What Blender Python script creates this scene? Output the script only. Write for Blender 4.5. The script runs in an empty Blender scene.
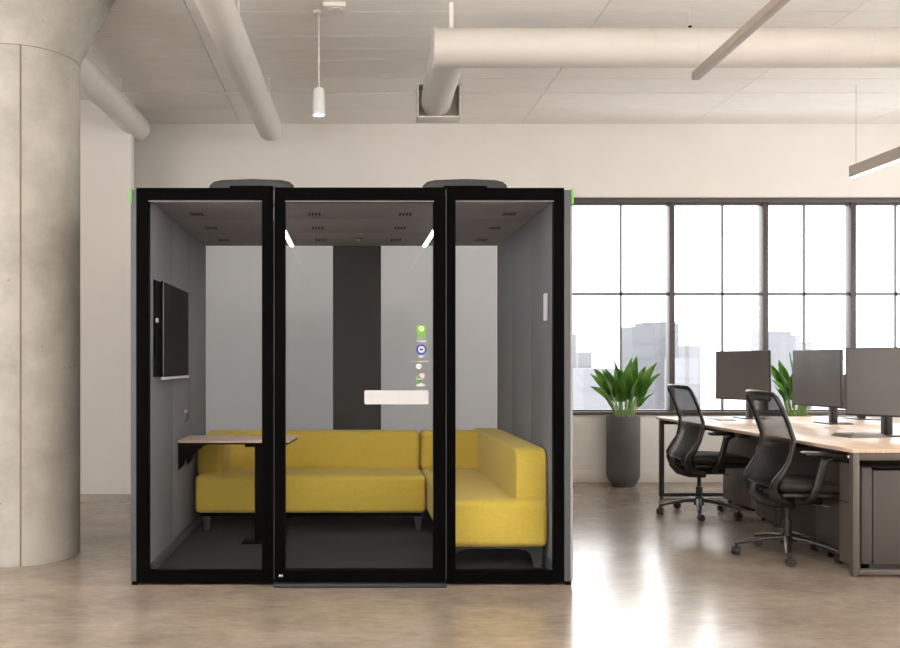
import bpy, bmesh, math, random
from mathutils import Vector, Matrix, Euler
random.seed(7)
sc = bpy.context.scene
COL = sc.collection
PI = math.pi
CAMZ = 1.25

# ------------------------------------------------------------ materials
def newmat(name):
    m = bpy.data.materials.new(name); m.use_nodes = True
    nt = m.node_tree; nt.nodes.clear()
    out = nt.nodes.new('ShaderNodeOutputMaterial')
    return m, nt, out
def srgb(r, g, b):
    f = lambda c: ((c/255+0.055)/1.055)**2.4 if c/255 > 0.04045 else c/255/12.92
    return (f(r), f(g), f(b), 1)
def mat(name, col, rough=.5, metal=0, var=.06, scale=8, bump=0, bscale=200, spec=.5, stretch=(1,1,1), sheen=0, detail=4):
    m, nt, out = newmat(name)
    N, L = nt.nodes.new, nt.links.new
    p = N('ShaderNodeBsdfPrincipled'); L(p.outputs[0], out.inputs[0])
    p.inputs['Roughness'].default_value = rough; p.inputs['Metallic'].default_value = metal
    p.inputs['Specular IOR Level'].default_value = spec
    if sheen: p.inputs['Sheen Weight'].default_value = sheen
    tc = N('ShaderNodeTexCoord'); mp = N('ShaderNodeMapping'); mp.inputs['Scale'].default_value = stretch
    L(tc.outputs['Object'], mp.inputs[0])
    n = N('ShaderNodeTexNoise'); n.inputs['Scale'].default_value = scale; n.inputs['Detail'].default_value = detail
    L(mp.outputs[0], n.inputs['Vector'])
    cr = N('ShaderNodeValToRGB')
    cr.color_ramp.elements[0].position = .3; cr.color_ramp.elements[1].position = .7
    cr.color_ramp.elements[0].color = tuple(c*(1-var) for c in col[:3])+(1,)
    cr.color_ramp.elements[1].color = tuple(min(1, c*(1+var)) for c in col[:3])+(1,)
    L(n.outputs['Fac'], cr.inputs[0]); L(cr.outputs[0], p.inputs['Base Color'])
    if bump:
        n2 = N('ShaderNodeTexNoise'); n2.inputs['Scale'].default_value = bscale; n2.inputs['Detail'].default_value = 2
        L(mp.outputs[0], n2.inputs['Vector'])
        b = N('ShaderNodeBump'); b.inputs['Strength'].default_value = bump; b.inputs['Distance'].default_value = .002
        L(n2.outputs['Fac'], b.inputs['Height']); L(b.outputs[0], p.inputs['Normal'])
    return m
def emit(name, col, s):
    m, nt, out = newmat(name)
    e = nt.nodes.new('ShaderNodeEmission'); e.inputs[0].default_value = col; e.inputs[1].default_value = s
    nt.links.new(e.outputs[0], out.inputs[0]); return m
def glass(name, tint, refl=1.0):
    m, nt, out = newmat(name); N, L = nt.nodes.new, nt.links.new
    t = N('ShaderNodeBsdfTransparent'); t.inputs[0].default_value = tint
    g = N('ShaderNodeBsdfGlossy'); g.inputs['Roughness'].default_value = .02
    f = N('ShaderNodeFresnel'); f.inputs[0].default_value = 1.45
    mm = N('ShaderNodeMath'); mm.operation = 'MULTIPLY'; mm.inputs[1].default_value = refl
    mx = N('ShaderNodeMixShader')
    L(f.outputs[0], mm.inputs[0]); L(mm.outputs[0], mx.inputs[0]); L(t.outputs[0], mx.inputs[1]); L(g.outputs[0], mx.inputs[2])
    L(mx.outputs[0], out.inputs[0]); return m
def floor_mat():
    m, nt, out = newmat('polished_concrete'); N, L = nt.nodes.new, nt.links.new
    p = N('ShaderNodeBsdfPrincipled'); L(p.outputs[0], out.inputs[0])
    tc = N('ShaderNodeTexCoord')
    def noise(s, d, st, r=.6):
        mp = N('ShaderNodeMapping'); mp.inputs['Scale'].default_value = st; L(tc.outputs['Object'], mp.inputs[0])
        n = N('ShaderNodeTexNoise'); n.inputs['Scale'].default_value = s; n.inputs['Detail'].default_value = d; n.inputs['Roughness'].default_value = r
        L(mp.outputs[0], n.inputs['Vector']); return n
    a = noise(1.6, 7, (1, 1.5, 1), .62); b = noise(13, 9, (.7, 2.0, 1), .72)
    mx = N('ShaderNodeMix'); mx.data_type = 'FLOAT'; mx.inputs[0].default_value = .45
    L(a.outputs['Fac'], mx.inputs[2]); L(b.outputs['Fac'], mx.inputs[3])
    cr = N('ShaderNodeValToRGB'); e = cr.color_ramp.elements
    e[0].position = .3; e[0].color = srgb(108, 96, 84); e[1].position = .68; e[1].color = srgb(166, 152, 137)
    L(mx.outputs[0], cr.inputs[0]); L(cr.outputs[0], p.inputs['Base Color'])
    rr = N('ShaderNodeMapRange'); rr.inputs['To Min'].default_value = .2; rr.inputs['To Max'].default_value = .38
    L(b.outputs['Fac'], rr.inputs[0]); p.inputs['Roughness'].default_value = .2; p.inputs['Specular IOR Level'].default_value = .6
    return m
def concrete_mat():
    m, nt, out = newmat('cast_concrete'); N, L = nt.nodes.new, nt.links.new
    p = N('ShaderNodeBsdfPrincipled'); L(p.outputs[0], out.inputs[0]); p.inputs['Roughness'].default_value = .8
    tc = N('ShaderNodeTexCoord')
    n = N('ShaderNodeTexNoise'); n.inputs['Scale'].default_value = 2.2; n.inputs['Detail'].default_value = 10; n.inputs['Roughness'].default_value = .65
    L(tc.outputs['Object'], n.inputs['Vector'])
    cr = N('ShaderNodeValToRGB'); e = cr.color_ramp.elements
    e[0].position = .33; e[0].color = srgb(148, 143, 134); e[1].position = .66; e[1].color = srgb(178, 173, 164)
    L(n.outputs['Fac'], cr.inputs[0])
    v = N('ShaderNodeTexVoronoi'); v.inputs['Scale'].default_value = 9; L(tc.outputs['Object'], v.inputs['Vector'])
    lt = N('ShaderNodeMath'); lt.operation = 'LESS_THAN'; lt.inputs[1].default_value = .055; L(v.outputs['Distance'], lt.inputs[0])
    mx = N('ShaderNodeMix'); mx.data_type = 'RGBA'; L(lt.outputs[0], mx.inputs[0]); L(cr.outputs[0], mx.inputs[6]); mx.inputs[7].default_value = srgb(140, 124, 108)
    L(mx.outputs[2], p.inputs['Base Color'])
    n2 = N('ShaderNodeTexNoise'); n2.inputs['Scale'].default_value = 40; n2.inputs['Detail'].default_value = 6; L(tc.outputs['Object'], n2.inputs['Vector'])
    bp = N('ShaderNodeBump'); bp.inputs['Strength'].default_value = .25; bp.inputs['Distance'].default_value = .004
    L(n2.outputs['Fac'], bp.inputs['Height']); L(bp.outputs[0], p.inputs['Normal'])
    return m
def mesh_fabric():
    m, nt, out = newmat('chair_mesh'); N, L = nt.nodes.new, nt.links.new
    t = N('ShaderNodeBsdfTransparent'); p = N('ShaderNodeBsdfPrincipled')
    p.inputs['Base Color'].default_value = srgb(66, 58, 54); p.inputs['Roughness'].default_value = .55
    tc = N('ShaderNodeTexCoord'); sp = N('ShaderNodeSeparateXYZ'); L(tc.outputs['Object'], sp.inputs[0])
    w = N('ShaderNodeMath'); w.operation = 'MULTIPLY'; w.inputs[1].default_value = 1700; L(sp.outputs['Z'], w.inputs[0])
    s = N('ShaderNodeMath'); s.operation = 'SINE'; L(w.outputs[0], s.inputs[0])
    r = N('ShaderNodeMapRange'); r.inputs['From Min'].default_value = -1; r.inputs['To Min'].default_value = .68; r.inputs['To Max'].default_value = .9
    L(s.outputs[0], r.inputs[0])
    mx = N('ShaderNodeMixShader'); L(r.outputs[0], mx.inputs[0]); L(t.outputs[0], mx.inputs[1]); L(p.outputs[0], mx.inputs[2]); L(mx.outputs[0], out.inputs[0])
    return m
def wood_mat(name, c1, c2, rough=.35, sc_=(1, 14, 1)):
    m, nt, out = newmat(name); N, L = nt.nodes.new, nt.links.new
    p = N('ShaderNodeBsdfPrincipled'); L(p.outputs[0], out.inputs[0]); p.inputs['Roughness'].default_value = rough
    tc = N('ShaderNodeTexCoord'); mp = N('ShaderNodeMapping'); mp.inputs['Scale'].default_value = sc_; L(tc.outputs['Object'], mp.inputs[0])
    n = N('ShaderNodeTexNoise'); n.inputs['Scale'].default_value = 3; n.inputs['Detail'].default_value = 8; L(mp.outputs[0], n.inputs['Vector'])
    cr = N('ShaderNodeValToRGB'); e = cr.color_ramp.elements
    e[0].position = .35; e[0].color = c1; e[1].position = .65; e[1].color = c2
    L(n.outputs['Fac'], cr.inputs[0]); L(cr.outputs[0], p.inputs['Base Color']); return m
def leaf_mat():
    m, nt, out = newmat('leaf_green'); N, L = nt.nodes.new, nt.links.new
    p = N('ShaderNodeBsdfPrincipled'); p.inputs['Roughness'].default_value = .35
    tr = N('ShaderNodeBsdfTranslucent'); tr.inputs[0].default_value = srgb(120, 170, 50)
    tc = N('ShaderNodeTexCoord'); n = N('ShaderNodeTexNoise'); n.inputs['Scale'].default_value = 9; L(tc.outputs['Object'], n.inputs['Vector'])
    cr = N('ShaderNodeValToRGB'); e = cr.color_ramp.elements
    e[0].position = .35; e[0].color = srgb(54, 96, 34); e[1].position = .68; e[1].color = srgb(112, 156, 62)
    L(n.outputs['Fac'], cr.inputs[0]); L(cr.outputs[0], p.inputs['Base Color'])
    mx = N('ShaderNodeMixShader'); mx.inputs[0].default_value = .3; L(p.outputs[0], mx.inputs[1]); L(tr.outputs[0], mx.inputs[2]); L(mx.outputs[0], out.inputs[0]); return m

M = dict(
    wall=mat('wall_paint', srgb(229, 224, 218), .85, var=.015, scale=3, bump=.15, bscale=300),
    ceil=mat('ceiling_board_paint', srgb(240, 235, 229), .8, var=.03, scale=5, stretch=(1, 8, 1), bump=.3, bscale=60),
    duct=mat('duct_paint', srgb(204, 198, 190), .5, var=.015, bump=.1, bscale=40),
    base=mat('skirting_paint', srgb(226, 216, 206), .6, var=.01),
    floor=floor_mat(), concrete=concrete_mat(),
    pipe=mat('white_duct_paint', srgb(222, 216, 208), .5, var=.015, bump=.1, bscale=40),
    winframe=mat('bronze_window_metal', srgb(74, 66, 63), .45, var=.03),
    muntin=mat('grey_window_bar', srgb(128, 128, 128), .5, var=.02),
    wglass=glass('window_glass', (.97, .98, .98, 1), .5),
    black=mat('matte_black_metal', srgb(3, 3, 3), .6, var=.1, spec=.03),
    podshell=mat('grey_shell_laminate', srgb(76, 79, 83), .5, var=.02),
    shelledge=mat('pale_shell_edge', srgb(150, 150, 150), .4, var=.02),
    green=mat('green_plastic', srgb(106, 184, 66), .4, var=.02),
    felt=mat('grey_acoustic_felt', srgb(126, 127, 131), .95, var=.05, scale=30, bump=.5, bscale=500, spec=.1),
    podceil=mat('grey_ceiling_felt', srgb(150, 146, 154), .95, var=.05, scale=30, bump=.5, bscale=400, spec=.1),
    backglass=glass('grey_tinted_glass', (.855, .885, .92, 1), .1),
    darkpanel=mat('charcoal_back_panel', srgb(46, 46, 48), .7, var=.04),
    carpet=mat('charcoal_carpet', srgb(62, 62, 64), .95, var=.15, scale=120, bump=.8, bscale=500, spec=.1),
    podglass=glass('pod_glass', (.95, .955, .965, 1), .12),
    chrome=mat('chrome', srgb(200, 200, 202), .2, 1, var=.02),
    steel=mat('grey_steel', srgb(120, 120, 122), .4, .6, var=.03),
    led=emit('led_strip_glow', (1, .93, .9, 1), 9),
    lampglow=emit('lamp_glow', (1, .9, .75, 1), 6),
    yellow=mat('mustard_wool', srgb(208, 182, 78), .92, var=.05, scale=60, bump=.4, bscale=700, spec=.15, sheen=.15),
    legdark=mat('dark_leg_metal', srgb(66, 66, 68), .5, .3, var=.05),
    tabletop=wood_mat('pale_ash_laminate', srgb(196, 170, 150), srgb(224, 204, 186), .35),
    screen=mat('dark_screen_glass', srgb(4, 4, 5), .5, var=.03, spec=.02),
    white=mat('white_plastic', srgb(208, 208, 208), .4, var=.01),
    plate=mat('plate_white', srgb(186, 186, 188), .5, var=.01),
    blue=mat('blue_print', srgb(44, 66, 160), .5, var=.02), lime=mat('lime_print', srgb(112, 168, 34), .5, var=.02),
    palegreen=mat('pale_green_print', srgb(124, 160, 96), .5, var=.04), pink=mat('pink_print', srgb(214, 186, 206), .5, var=.02), navy=mat('navy_print', srgb(60, 66, 80), .5, var=.02),
    fan=mat('charcoal_plastic', srgb(40, 41, 43), .5, var=.04),
    desk=wood_mat('light_oak_laminate', srgb(190, 164, 140), srgb(212, 188, 165), .4, (14, 1, 1)),
    deskedge=wood_mat('oak_edge', srgb(176, 140, 106), srgb(196, 160, 126), .5),
    deskmetal=mat('bronze_grey_metal', srgb(88, 80, 75), .45, .2, var=.03),
    deskdark=mat('dark_brown_grey_metal', srgb(66, 60, 56), .5, .2, var=.04),
    cab=mat('taupe_cabinet_metal', srgb(94, 86, 81), .5, .1, var=.02),
    panel=mat('dark_modesty_panel', srgb(70, 63, 59), .6, var=.03),
    monitor=mat('dark_grey_display', srgb(98, 95, 93), .45, .0, var=.03),
    bezel=mat('black_bezel', srgb(40, 38, 38), .4, var=.04),
    chairblk=mat('chair_black_nylon', srgb(33, 30, 28), .38, var=.08),
    chairseat=mat('black_seat_cloth', srgb(32, 27, 25), .6, var=.1, scale=60, bump=.3, bscale=500),
    chairgrey=mat('dark_polished_metal', srgb(58, 55, 54), .3, .5, var=.03),
    mesh=mesh_fabric(),
    pot=mat('charcoal_fibre_clay', srgb(92, 90, 89), .7, var=.06, scale=12, bump=.3, bscale=90),
    soil=mat('potting_soil', srgb(70, 54, 42), .95, var=.3, scale=60, bump=1, bscale=80),
    leaf=leaf_mat(), stem=mat('leaf_stem', srgb(126, 150, 76), .5, var=.1),
    lamp=mat('lamp_metal', srgb(176, 164, 152), .5, .2, var=.03),
    bld=mat('pale_tower_facade', srgb(88, 88, 93), .8, var=.03, scale=.05), bld2=mat('light_tower_facade', srgb(108, 108, 112), .8, var=.03, scale=.05),
    city=mat('hazy_ground', srgb(128, 128, 130), .9, var=.06, scale=.02),
    note=mat('notebook_cover', srgb(128, 118, 112), .6, var=.05), paper=mat('paper_white', srgb(236, 232, 226), .7, var=.01),
)

# ------------------------------------------------------------ mesh helpers
class MB:
    def __init__(s): s.bm = bmesh.new()
    def _mx(s, vs, rot, loc):
        bmesh.ops.transform(s.bm, matrix=Matrix.Translation(loc) @ rot, verts=vs)
    def box(s, a, b, bev=0, seg=2, rot=None, piv=None):
        ctr = Vector([(a[i]+b[i])/2 for i in range(3)]); sz = [abs(b[i]-a[i]) for i in range(3)]
        r = bmesh.ops.create_cube(s.bm, size=1); vs = r['verts']
        bmesh.ops.scale(s.bm, vec=sz, verts=vs)
        if bev:
            es = list({e for v in vs for e in v.link_edges})
            g = bmesh.ops.bevel(s.bm, geom=es, offset=bev, segments=seg, profile=.5, affect='EDGES', clamp_overlap=True)
            vs = list({v for f in g['faces'] for v in f.verts} | {v for v in vs if v.is_valid})
        bmesh.ops.translate(s.bm, vec=ctr, verts=vs)
        if rot is not None:
            p = Vector(piv) if piv is not None else ctr
            bmesh.ops.transform(s.bm, matrix=Matrix.Translation(p) @ rot.to_4x4() @ Matrix.Translation(-p), verts=vs)
        return s
    def cyl(s, p0, p1, r0, r1=None, n=20, caps=True):
        p0, p1 = Vector(p0), Vector(p1); r1 = r0 if r1 is None else r1
        d = p1-p0
        r = bmesh.ops.create_cone(s.bm, cap_ends=caps, segments=n, radius1=r0, radius2=r1, depth=d.length)
        q = d.to_track_quat('Z', 'Y').to_matrix().to_4x4()
        bmesh.ops.transform(s.bm, matrix=Matrix.Translation((p0+p1)/2) @ q, verts=r['verts']); return s
    def tube(s, pts, rad, n=10, closed=False, flat=1.0, up=(0, 0, 1)):
        pts = [Vector(p) for p in pts]; k = len(pts)
        rads = rad if isinstance(rad, (list, tuple)) else [rad]*k
        rings = []; prevx = None
        for i, p in enumerate(pts):
            if closed: t = (pts[(i+1) % k]-pts[i-1]).normalized()
            else: t = (pts[min(i+1, k-1)]-pts[max(i-1, 0)]).normalized()
            x = prevx if prevx is not None else Vector(up).cross(t)
            if x.length < 1e-3: x = Vector((1, 0, 0))
            x = (x - t*x.dot(t)).normalized(); prevx = x
            y = t.cross(x)
            rings.append([s.bm.verts.new(p + (x*math.cos(2*PI*j/n) + y*flat*math.sin(2*PI*j/n))*rads[i]) for j in range(n)])
        R = range(k) if closed else range(k-1)
        for i in R:
            a, b = rings[i], rings[(i+1) % k]
            for j in range(n): s.bm.faces.new((a[j], a[(j+1) % n], b[(j+1) % n], b[j]))
        if not closed:
            s.bm.faces.new(rings[0][::-1]); s.bm.faces.new(rings[-1])
        return s
    def lathe(s, prof, c=(0, 0, 0), n=40):
        rings = []
        for r, z in prof:
            if r < 1e-5: rings.append([s.bm.verts.new((c[0], c[1], c[2]+z))])
            else: rings.append([s.bm.verts.new((c[0]+r*math.cos(2*PI*j/n), c[1]+r*math.sin(2*PI*j/n), c[2]+z)) for j in range(n)])
        for a, b in zip(rings, rings[1:]):
            for j in range(n):
                q = [a[j % len(a)], a[(j+1) % len(a)], b[(j+1) % len(b)], b[j % len(b)]]
                u = []
                for v in q:
                    if v not in u: u.append(v)
                if len(u) > 2: s.bm.faces.new(u)
        return s
    def prism(s, poly, axis, a, b):
        def P(u, v, w): return {'x': (w, u, v), 'y': (u, w, v), 'z': (u, v, w)}[axis]
        A = [s.bm.verts.new(P(u, v, a)) for u, v in poly]; B = [s.bm.verts.new(P(u, v, b)) for u, v in poly]
        s.bm.faces.new(A[::-1]); s.bm.faces.new(B)
        k = len(poly)
        for i in range(k): s.bm.faces.new((A[i], A[(i+1) % k], B[(i+1) % k], B[i]))
        return s
    def grid(s, P):   # P[i][j] points -> surface
        V = [[s.bm.verts.new(p) for p in row] for row in P]
        for i in range(len(V)-1):
            for j in range(len(V[0])-1): s.bm.faces.new((V[i][j], V[i+1][j], V[i+1][j+1], V[i][j+1]))
        return s
    def build(s, name, m, parent=None, smooth=True, ang=35):
        bmesh.ops.recalc_face_normals(s.bm, faces=s.bm.faces)
        me = bpy.data.meshes.new(name); 
        if smooth:
            for f in s.bm.faces: f.smooth = True
            for e in s.bm.edges:
                if len(e.link_faces) == 2 and e.calc_face_angle(0) > math.radians(ang): e.smooth = False
        s.bm.to_mesh(me); s.bm.free()
        me.materials.append(m)
        o = bpy.data.objects.new(name, me); COL.objects.link(o)
        if parent: o.parent = parent
        return o
def empty(name, loc=(0, 0, 0), rz=0):
    o = bpy.data.objects.new(name, None); COL.objects.link(o); o.location = loc; o.rotation_euler.z = rz
    o.empty_display_size = .1; return o
def tag(o, label=None, cat=None, group=None, kind=None):
    if label: o['label'] = label
    if cat: o['category'] = cat
    if group: o['group'] = group
    if kind: o['kind'] = kind
    return o
def copy_tree(o, parent=None):
    c = o.copy(); COL.objects.link(c); c.parent = parent
    for ch in [x for x in list(bpy.data.objects) if x.parent == o]: copy_tree(ch, c)
    return c
def struct(o): o['kind'] = 'structure'; return o

# ------------------------------------------------------------ room
YW, H = 8.9, 3.755
XL, XR, YF = -4.6, 7.6, -3.2
JX, JY = -2.09, 8.1          # the left stretch of the back wall stands further forward
struct(MB().box((XL-.2, YF-.2, -.12), (XR+.2, YW+.4, 0)).build('floor', M['floor']))
# ceiling of long boards with fine joints
cb = MB()
cb.box((XL-.2, YF-.2, H+.02), (XR+.2, YW+.4, H+.14))
ys = [YW+.3, 8.35, 7.9, 7.87, 7.48, 7.03, 6.78, 6.51, 6.06]
y = 6.06
while y > YF: y -= random.choice((.27, .45, .39)); ys.append(y)
xs = [XL-.1, -3.1, -1.15, 1.8, 3.58, 5.4, XR+.1]
for a, b in zip(ys, ys[1:]):
    if a-b < .05: continue
    off = 0
    for u, v in zip(xs, xs[1:]):
        cb.box((u+off+.003, b+.005, H), (v+off-.003, a-.005, H+.021))
struct(cb.build('ceiling', M['ceil'], smooth=False))
WX = [2.26, 3.375, 4.355, 5.275, 6.2, 7.12]    # mullion centres
Z0, Z1 = .73, 2.965
wb = MB()
wb.box((XL-.2, YW, 0), (WX[0], YW+.22, H)); wb.box((WX[-1], YW, 0), (XR+.2, YW+.22, H))
wb.box((WX[0], YW, 0), (WX[-1], YW+.22, Z0)); wb.box((WX[0], YW, Z1), (WX[-1], YW+.22, H))
wb.box((XL-.2, JY, 0), (JX, JY+.12, H))
struct(wb.build('wall_back', M['wall'], smooth=False))
# left and right walls get unseen openings added for daylight; front wall behind camera solid
wl = MB()
lo = [(-2.8, -.4), (.2, 2.6), (3.2, 4.6)]
wl.box((XL-.2, YF, 0), (XL, YW, Z0)); wl.box((XL-.2, YF, Z1), (XL, YW, H))
yy = YF
for a, b in lo+[(YW, YW)]:
    wl.box((XL-.2, yy, Z0), (XL, a, Z1)); yy = b
struct(wl.build('wall_left', M['wall'], smooth=False))
wr = MB()
ro = [(-2.6, -.4), (.2, 2.4), (3.0, 5.2), (5.8, 8.0)]
wr.box((XR, YF, 0), (XR+.2, YW, Z0)); wr.box((XR, YF, Z1), (XR+.2, YW, H))
yy = YF
for a, b in ro+[(YW, YW)]:
    wr.box((XR, yy, Z0), (XR+.2, a, Z1)); yy = b
struct(wr.build('wall_right', M['wall'], smooth=False))
wf = MB()
fo = []
wf.box((XL, YF-.2, 0), (XR, YF, H))
struct(wf.build('wall_front', M['wall'], smooth=False))
bb = MB()
bb.box((-1.9, YW-.018, 0), (XR, YW, .13), .004)
struct(bb.build('baseboard_back', M['base']))
# the windows of the back wall
sill = MB().box((WX[0], YW-.05, Z0-.02), (WX[-1], YW+.2, Z0+.012), .004)
struct(sill.build('trim_1', M['winframe']))
hd = MB().box((WX[0], YW-.02, Z1-.035), (WX[-1], YW+.08, Z1+.015), .004)
struct(hd.build('trim_2', M['winframe']))
for i, (a, b) in enumerate(zip(WX, WX[1:])):
    t = struct(empty('window_%d' % (i+1), ((a+b)/2, YW, Z0)))
    w = b-a; h = Z1-Z0
    f = MB()
    for sx in (-1, 1):
        f.box((sx*w/2-(.028 if sx > 0 else 0), .0, 0), (sx*w/2+(.028 if sx < 0 else 0), .11, h), .003)
    f.box((-w/2, .02, .01), (w/2, .09, .03)); f.box((-w/2, .02, h-.055), (w/2, .09, h-.03))
    f.build('window_frame', M['winframe'], t)
    g = MB()
    cx = {0: 622, 1: 724, 2: 806, 3: 898}.get(i)
    cx = ((cx-350)/850*YW - (a+b)/2) if cx else 0
    g.box((cx-.012, .035, .03), (cx+.012, .055, h-.05)); g.box((-w/2+.02, .035, 1.230), (w/2-.02, .055, 1.262))
    g.build('glazing_bar', M['muntin'], t)
    MB().box((-w/2+.02, .042, .02), (w/2-.02, .048, h-.04)).build('window_pane', M['wglass'], t)
n = 5
for a, b in ro:  # unseen right-hand windows, added to bring in daylight
    n += 1; t = struct(empty('window_%d' % n, (XR, (a+b)/2, Z0))); w = b-a; h = Z1-Z0
    f = MB()
    for q in (-w/2, -.025, w/2-.05): f.box((.05, q, 0), (.13, q+.05, h))
    for q in (0, h-.05): f.box((.05, -w/2, q), (.13, w/2, q+.05))
    f.build('window_frame', M['winframe'], t)
for a, b in lo:  # left-hand windows out of view, added to light column and ceiling
    n += 1; t = struct(empty('window_%d' % n, (XL-.2, (a+b)/2, Z0))); w = b-a; h = Z1-Z0
    f = MB()
    for q in (-w/2, -.025, w/2-.05): f.box((.05, q, 0), (.13, q+.05, h))
    for q in (0, h-.05): f.box((.05, -w/2, q), (.13, w/2, q+.05))
    f.build('window_frame', M['winframe'], t)
for a, b in fo:
    n += 1; t = struct(empty('window_%d' % n, ((a+b)/2, YF-.2, .5))); w = b-a; h = 2.8
    f = MB()
    for q in (-w/2, -.025, w/2-.05): f.box((q, .05, 0), (q+.05, .13, h))
    for q in (0, h-.05): f.box((-w/2, .05, q), (w/2, .13, q+.05))
    f.build('window_frame', M['winframe'], t)

# city outside the windows
struct(tag(MB().box((-300, 30, -30.5), (600, 900, -30)).build('ground', M['city'], smooth=False), 'pale hazy city ground beyond the windows', 'ground'))
def tower(px0, px1, Y, ytop, m, label, cat='building', steps=()):
    X0, X1 = (px0-350)/850*Y, (px1-350)/850*Y
    zt = CAMZ+(363-ytop)/850*Y
    t = empty('office_tower', ((X0+X1)/2, Y+12, -30))
    w = (X1-X0)/2; h = zt+30
    b = MB(); b.box((-w, -4, 0), (w, 4, h))
    for (u0, u1, dh) in steps: b.box((-w+2*w*u0, -3, h), (-w+2*w*u1, 3, h+dh))
    nf = 14
    for k in range(nf):
        z = h-4-k*(3.6)
        if z > 0: b.box((-w-.05, -4.1, z), (w+.05, 4.1, z+.35))
    b.build('tower_wall', m, t, smooth=False)
    tag(t, label, cat, 'hazy towers beyond the windows')
tower(644, 668, 190, 325, M['bld'], 'grey stepped tower left of the first window mullion, behind the planted pot', steps=((.55, 1, 1),))
tower(673, 692, 200, 322, M['bld'], 'grey tower just right of the first dark window mullion', steps=((.1, .9, .5),))
tower(772, 812, 300, 334, M['bld2'], 'very pale broad tower behind the middle monitor', steps=((0, .8, 1.2),))
tower(810, 828, 230, 341, M['bld2'], 'very pale lower tower right of the pale broad tower')
tower(566, 585, 210, 333, M['bld2'], 'pale tower beside the right edge of the pod')
tower(596, 638, 150, 369, M['bld2'], 'long low pale block behind the leaves of the potted plant')
tower(696, 716, 160, 358, M['bld2'], 'low pale block left of the leftmost monitor')
tower(694, 714, 210, 345, M['bld2'], 'slim faint tower left of the leftmost monitor')
tower(586, 600, 240, 352, M['bld2'], 'narrow faint tower left of the potted plant')

# ------------------------------------------------------------ column, pipes, ducts, lamps
c = empty('concrete_column', (-2.13, 5.55, 0))
tag(c, 'round cast concrete column with flared capital at the left edge', 'column')
MB().lathe([(0, 0), (.352, 0), (.352, 3.2), (.350, 3.205)], n=72).build('shaft', M['concrete'], c)
MB().lathe([(.350, 3.205), (.353, 3.215), (.362, 3.26), (.60, H), (0, H)], n=72).build('capital', M['concrete'], c)
a0 = math.radians(-72)
seamm = mat('seam_concrete', srgb(126, 114, 100), .9)
MB().box((.352*math.cos(a0)-.004, .352*math.sin(a0)-.005, 0), (.352*math.cos(a0)+.004, .352*math.sin(a0)+.01, 3.2)).build('formwork_seam', seamm, c)
MB().lathe([(.349, 3.200), (.3535, 3.201), (.3535, 3.205), (.349, 3.206)], n=72).build('joint_ring', seamm, c)

def pipe(x0, x1, zc, y0, y1, r, label, hang):
    t = empty('ceiling_pipe', (x1, y1, zc)); tag(t, label, 'pipe', 'white pipes under the ceiling')
    dx, dy = x0-x1, y0-y1
    b = MB()
    pts = [(dx, dy, 0), (0, 0, 0)]; rad = [r, r]
    for k in range(1, 7):
        a = k/6*PI/2*.96; pts.append((0, math.sin(a)*r*.8, 0)); rad.append(r*math.cos(a))
    b.tube(pts, rad, 36); b.build('pipe_body', M['pipe'], t, ang=50)
    for f in (.25, .55, .85):
        MB().cyl((dx*(1-f)+r*.8, dy*(1-f), r*.4), (dx*(1-f)+r*.8, dy*(1-f), H-zc), .005, n=8).build('hanger', M['pipe'], t)
    for f in (.3, .62, .9):
        MB().cyl((dx*(1-f), dy*(1-f), 0), (dx*(1-f)*.998, dy*(1-f)*.998, 0), r+.0015, n=36).build('joint', M['pipe'], t)
pipe(-.93, -.785, 3.55, 2.6, 8.35, .118, 'white round pipe running to the back wall above the pod', 1)
pipe(-2.22, -2.075, 3.55, 2.6, 8.32, .118, 'white round pipe beside the concrete column', 1)
# joints on the pipes omitted from afar; spiral duct
d = empty('air_duct', (.575, 5.92, 3.445)); tag(d, 'large white round air duct crossing the ceiling from left to right', 'duct')
b = MB(); b.cyl((.01, 0, 0), (XR-.6, 0, 0), .131, n=48)
for k in range(1, 24): b.cyl((.3*k, 0, 0), (.3*k+.012, 0, 0), .1325, n=48, caps=True)
b.build('duct_body', M['duct'], d)
MB().cyl((0, 0, 0), (.022, 0, 0), .137, n=48).build('end_cap', M['duct'], d)
b = MB(); b.tube([(.125, .02, -.0), (.125, .3, -.0), (.14, .8, .02), (.165, 1.40, .04)], [.127, .13, .13, .13], 36)
b.build('branch_duct', M['duct'], d)
fl = MB()
fx0, fx1, fz0, fz1 = -.0, .37, -.10, .19
for (p, q) in (((fx0, 1.32, fz0), (fx1, 1.5, fz0+.012)), ((fx0, 1.32, fz1-.012), (fx1, 1.5, fz1)), ((fx0, 1.32, fz0), (fx0+.012, 1.5, fz1)), ((fx1-.012, 1.32, fz0), (fx1, 1.5, fz1)), ((fx0, 1.49, fz0), (fx1, 1.5, fz1))):
    fl.box(p, q, .003)
fl.box((fx0+.15, 1.38, fz1), (fx0+.18, 1.42, H-3.445))
fl.build('square_flange', M['pipe'], d)
for X in (.13, 3.7): MB().box((X-.014, -.015, .12), (X+.014, .015, H-3.445)).build('hanger', M['pipe'], d)
MB().cyl((1.79, 0, .12), (1.79, 0, H-3.445), .002, n=6).build('hanger', M['pipe'], d)
MB().box((1.78, -.015, .125), (1.80, -.0, .15)).build('hook', M['black'], d)

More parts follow.
